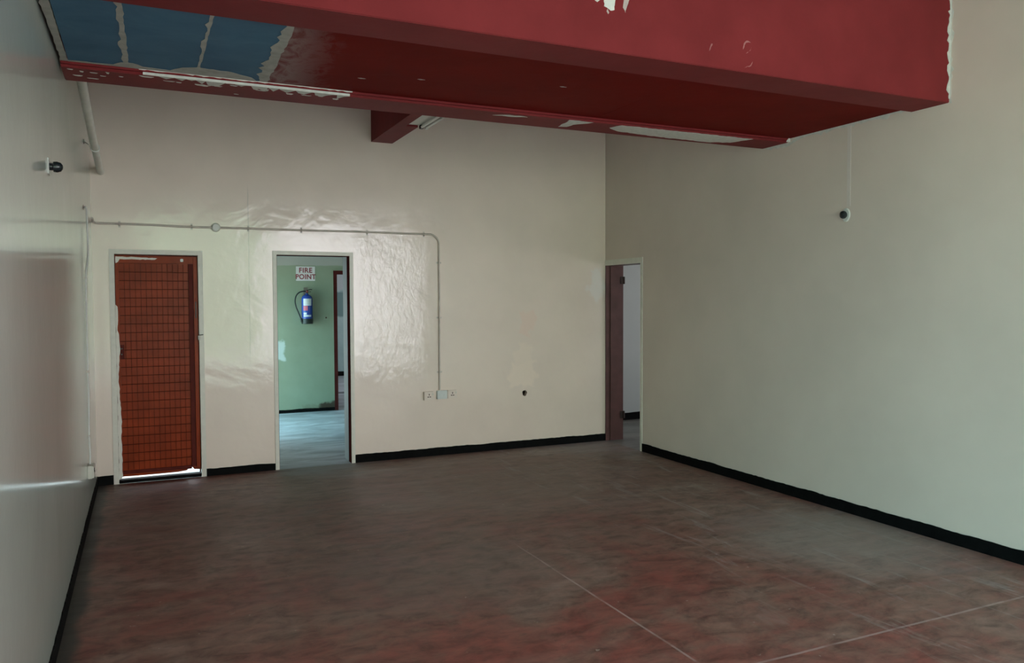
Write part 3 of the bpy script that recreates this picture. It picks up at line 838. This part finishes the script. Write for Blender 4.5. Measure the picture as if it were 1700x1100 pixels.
bm = bmesh.new(); lathe(bm, [(.032, -.0285), (.032, -.033), (.028, -.036), (0, -.036)], 24, (1.02, 0, 2.306), 'y'); link('lid', bm, M_PLASTIC, jb, smooth=True, label='white round lid of the junction box')

# cable down the left wall
cb = thing('power_cable', 'white cable hanging down the left wall from a hole to a low socket', 'cable', (.01, -1.1, 1.3))
bm = bmesh.new()
pts = [Vector((max(.0085, p.x), p.y, p.z)) for p in curve_pts([(.0085, -1.03, 2.335), (.016, -1.04, 2.335), (.022, -1.02, 2.30), (.020, -.96, 2.15), (.022, -.965, 2.02), (.018, -1.06, 1.90), (.012, -1.12, 1.80), (.010, -1.13, 1.4), (.010, -1.12, .9), (.010, -1.17, .62), (.016, -1.20, .50), (.014, -1.20, .416)])]
tube(bm, pts, .0075, 8)
kid(link('cable_run', bm, M_PLASTIC, smooth=True), cb)
for z, y in ((1.80, -1.12), (1.62, -1.125), (1.1, -1.125), (.62, -1.17)):
    bm = bmesh.new(); box(bm, .0005, .020, y-.006, y+.006, z-.010, z+.010, bev=.003); kid(link('cable_clip', bm, M_CONDUIT), cb)
bm = bmesh.new(); lathe(bm, [(.020, .0005), (.020, .002), (0, .002)], 16, (0, -1.03, 2.335), 'x')
kid(link('hole', bm, M_HOLE), cb)

def socket(name, label, x, z, w, h, mat, rocker, group='surface sockets low on the back wall'):
    s = thing(name, label, 'socket', (x, 0, z), group)
    bm = bmesh.new(); box(bm, -w/2, w/2, -.030, -.0005, -h/2, h/2, bev=.004); link('back_box', bm, M_OLDPLASTIC if mat is M_OLDPLASTIC else mat, s)
    bm = bmesh.new(); box(bm, -w/2+.002, w/2-.002, -.038, -.0305, -h/2+.001, h/2-.001, bev=.003); fp = link('face_plate', bm, mat, s)
    bm = bmesh.new()
    if rocker:
        bm.free()
        for xx in (-.022, .022):
            bm = bmesh.new(); box(bm, xx-.010, xx+.010, -.043, -.0385, -.016, .016, bev=.002); link('switch', bm, mat, fp)
    else:
        for (dx, dz, ww, hh) in ((0, .014, .004, .009), (-.011, -.010, .008, .004), (.011, -.010, .008, .004)): box(bm, dx-ww, dx+ww, -.0395, -.0382, dz-hh, dz+hh)
        link('pin_holes', bm, M_HOLE, fp)
    if not rocker:
        bm = bmesh.new(); box(bm, w/2-.022, w/2-.010, -.043, -.0385, .008, .028, bev=.0015); link('switch', bm, M_PIPE, fp)
    return s
socket('wall_socket', 'faded cream socket standing apart to the left of the conduit end', 3.073, .634, .108, .088, M_OLDPLASTIC, False)
socket('wall_socket', 'bluish white switched socket directly under the conduit, between the two cream ones', 3.219, .639, .112, .088, M_BLUEPLASTIC, True)
socket('wall_socket', 'cream socket touching the bluish one on its right side', 3.331, .640, .108, .086, M_OLDPLASTIC, False)
# low socket on the left wall
s = thing('wall_socket', 'small cream socket low on the left wall at the foot of the white cable', 'socket', (0, -1.2, .365))
bm = bmesh.new(); box(bm, .0005, .034, -.075, .075, -.048, .048, bev=.004); link('back_box', bm, M_PIPE, s)
bm = bmesh.new(); box(bm, .0345, .042, -.073, .073, -.046, .046, bev=.003); fp = link('face_plate', bm, M_FRAME, s)
bm = bmesh.new(); box(bm, .0422, .046, -.045, -.02, .0, .025, bev=.001); link('switch', bm, M_DARK, fp)
bm = bmesh.new(); box(bm, .0422, .044, .03, .04, -.02, -.01); box(bm, .0422, .044, .05, .06, -.02, -.01); link('pin_holes', bm, M_HOLE, fp)

# sensors on the two side walls
def sensor(label, loc, side, round_=False):
    s = thing('motion_sensor', label, 'motion sensor', loc)
    d = side
    bm = bmesh.new()
    if round_: lathe(bm, [(.060, d*.0005), (.060, d*.006), (.052, d*.009), (0, d*.009)], 28, (0, 0, 0), 'x')
    else: box(bm, min(0, d*.008)+(.0005 if d > 0 else 0), max(0, d*.008)-(.0005 if d < 0 else 0), -.060, .060, -.062, .062, bev=.003)
    link('base_plate', bm, M_PLASTIC, s)
    return s
s = sensor('black domed sensor on a white plate, high on the left wall', (0, -3.50, 2.262), 1)
bm = bmesh.new(); lathe(bm, [(.028, .009), (.028, .030), (.040, .036), (.042, .060), (.034, .085), (.018, .098), (0, .102)], 24, (0, 0, 0), 'x')
h_ = link('sensor_head', bm, M_DARK, s, smooth=True)
for c in s.children: c.scale = (.62, .62, .62)
s = sensor('small black domed sensor on a white plate, high on the right wall', (W, -3.454, 2.255), -1, True)
for c in list(s.children): c.scale = (1, .62, .85)
bm = bmesh.new(); lathe(bm, [(.024, -.0085), (.024, -.022), (.033, -.028), (.036, -.050), (.030, -.068), (.015, -.078), (0, -.080)], 24, (0, 0, 0), 'x')
h_ = link('sensor_head', bm, M_DARK, s, smooth=True); h_.scale = (.7, .72, .85)
# painted-over cable cover above the right wall sensor
bm = bmesh.new(); box(bm, W-.004, W-.0005, -3.494, -3.458, 2.318, ZP-.014, bev=.002)
tag(link('cable_cover', bm, plain('repainted_strip', (.70, .61, .56), .5, var=.03)), 'narrow painted-over strip running up the right wall from the sensor to the red ceiling', 'cable cover')

# hole through the back wall, dark lining
bm = bmesh.new()
r0 = HR*1.12
n_ = 24; A = []; B = []
for k in range(n_):
    a = 2*math.pi*k/n_; A.append(bm.verts.new((HX+r0*math.cos(a), .004, HZ+r0*1.15*math.sin(a)))); B.append(bm.verts.new((HX+r0*math.cos(a), .14, HZ+r0*1.15*math.sin(a))))
for k in range(n_): bm.faces.new((A[k], A[(k+1) % n_], B[(k+1) % n_], B[k]))
bm.faces.new(B)
tag(link('wall_hole', bm, M_HOLE), 'round dark hole low in the back wall, right of the sockets', 'hole')

# ================================================================= BACK ROOM THINGS
GY = 3.967
# sign
sg = thing('fire_sign', 'white FIRE POINT sign with red letters on the green wall above the extinguisher', 'sign', (2.558, GY, 2.026))
bm = bmesh.new(); box(bm, -.137, .137, -.006, -.0005, -.104, .104, bev=.0015); link('board', bm, M_SIGN, sg)
def text(s, size, x, z, y, mat, parent, name='lettering', sx=1.0, off=.0):
    cu = bpy.data.curves.new('t', 'FONT'); cu.body = s; cu.size = size; cu.align_x = 'CENTER'; cu.align_y = 'CENTER'; cu.offset = off; cu.extrude = .0008
    cu.space_character = 1.08
    to = bpy.data.objects.new('t', cu); COL.objects.link(to)
    dg = bpy.context.evaluated_depsgraph_get(); dg.update()
    me = bpy.data.meshes.new_from_object(to.evaluated_get(dg)); bpy.data.objects.remove(to)
    me.transform(Matrix.Translation((x, y, z)) @ Matrix.Rotation(math.pi/2, 4, 'X') @ Matrix.Diagonal((sx, 1, 1, 1)))
    me.materials.clear(); me.materials.append(mat); me.name = name
    o = bpy.data.objects.new(name, me); COL.objects.link(o); o.parent = parent; return o
text('FIRE', .100, 0, .046, -.0072, M_SIGNTXT, sg, off=.0025)
text('POINT', .100, 0, -.048, -.0072, M_SIGNTXT, sg, sx=.93, off=.0025)
# extinguisher
EX = 2.556
ex = thing('fire_extinguisher', 'blue fire extinguisher with black hose hanging on the green wall', 'fire extinguisher', (EX, GY-.095, 1.296))
bm = bmesh.new(); lathe(bm, [(.070, .045), (.076, .050), (.078, .06), (.078, .36), (.074, .385), (.058, .408), (.032, .420), (.022, .425), (.020, .440), (0, .440)], 32); link('cylinder', bm, M_EXBLUE, ex, smooth=True)
bm = bmesh.new(); lathe(bm, [(.070, 0), (.080, .004), (.082, .06), (.079, .075), (.0785, .060)][:4]+[(.0785, .075)], 32); link('foot_ring', bm, M_RUBBER, ex, smooth=True)
# wrap-round label
def wrap(name, a0, a1, z0, z1, r, mat, parent, n=14):
    bm = bmesh.new(); A = []; B = []; A2 = []; B2 = []
    for k in range(n+1):
        a = math.radians(a0+(a1-a0)*k/n); c, s_ = math.cos(a), math.sin(a)
        A.append(bm.verts.new((r*c, r*s_, z0))); B.append(bm.verts.new((r*c, r*s_, z1)))
    for k in range(n): bm.faces.new((A[k], A[k+1], B[k+1], B[k]))
    return link(name, bm, mat, parent)
cyl = ex.children[0]
lb = wrap('label', -140, -48, .265, .365, .0788, M_LABEL, ex)
wrap('label_print', -140, -92, .195, .262, .0788, M_PINKPRINT, ex)
wrap('label_band', -140, -55, .105, .130, .0788, M_LABEL, ex)
wrap('label_band', -138, -105, .135, .165, .0788, M_LABEL, ex)
bm = bmesh.new()
for k, (z_, a0, a1) in enumerate(((.350, -130, -70), (.335, -130, -80), (.320, -130, -62), (.305, -130, -90), (.290, -130, -75))):
    n = 8
    for j in range(n):
        q = [math.radians(a0+(a1-a0)*t/n) for t in (j, j+1)]
        bm.faces.new([bm.verts.new((.0791*math.cos(a), .0791*math.sin(a), zz)) for a, zz in ((q[0], z_-.003), (q[1], z_-.003), (q[1], z_+.003), (q[0], z_+.003))])
link('print_lines', bm, M_CONDUIT, lb)
bm = bmesh.new(); lathe(bm, [(.016, .438), (.016, .455), (.020, .458), (.020, .485), (.012, .490), (0, .490)], 18); link('valve', bm, M_RUST, ex, smooth=True)
bm = bmesh.new(); tube(bm, [(-.01, 0, .480), (.05, 0, .500), (.075, 0, .497)], .006, 8); tube(bm, [(-.01, 0, .462), (.06, 0, .466)], .005, 8); link('lever', bm, M_RUBBER, ex)
bm = bmesh.new(); tube(bm, [(0, -.018, .470), (0, -.026, .470)], .010, 10); link('pressure_gauge', bm, M_REDPLASTIC, ex)
bm = bmesh.new()
tube(bm, curve_pts([(-.012, 0, .470), (-.05, -.005, .472), (-.11, -.01, .455), (-.155, -.015, .405), (-.172, -.02, .330), (-.160, -.025, .250), (-.130, -.03, .170), (-.105, -.03, .105), (-.092, -.03, .065)]), .0095, 10)
hs = link('hose', bm, M_RUBBER, ex, smooth=True)
bm = bmesh.new(); tube(bm, [(-.096, -.03, .082), (-.082, -.03, .030)], [.013, .017], 12); link('nozzle', bm, M_RUBBER, hs)
bm = bmesh.new(); box(bm, -.02, .02, .0, .0945, .445, .456, bev=.001); box(bm, -.03, .03, .089, .0945, .42, .53, bev=.001); link('wall_bracket', bm, M_METAL, ex)
# small socket by the far door, door frame beyond
s = thing('wall_socket', 'small grey socket on the green wall beside the far doorway', 'socket', (2.846, GY, 1.381))
bm = bmesh.new(); box(bm, -.03, .03, -.016, -.0005, -.035, .035, bev=.003); link('face_plate', bm, M_GREEN, s)
bm = bmesh.new(); lathe(bm, [(.012, -.0165), (.012, -.019), (0, -.019)], 12, (0, 0, 0), 'y'); link('pin_holes', bm, M_HOLE, s)
D4 = struct_empty('door_4')
link('door_frame', frame_mesh(2.962, 3.86, 2.075, .052, GY-.012, 4.075), M_DKMAROON, D4)
skirting('trim_2', (2.0, 6.2, 0), (6.0, 6.2, 0), .006, (0, -1, 0), 9, t=.05, amp=.002, mat=M_BLACK)
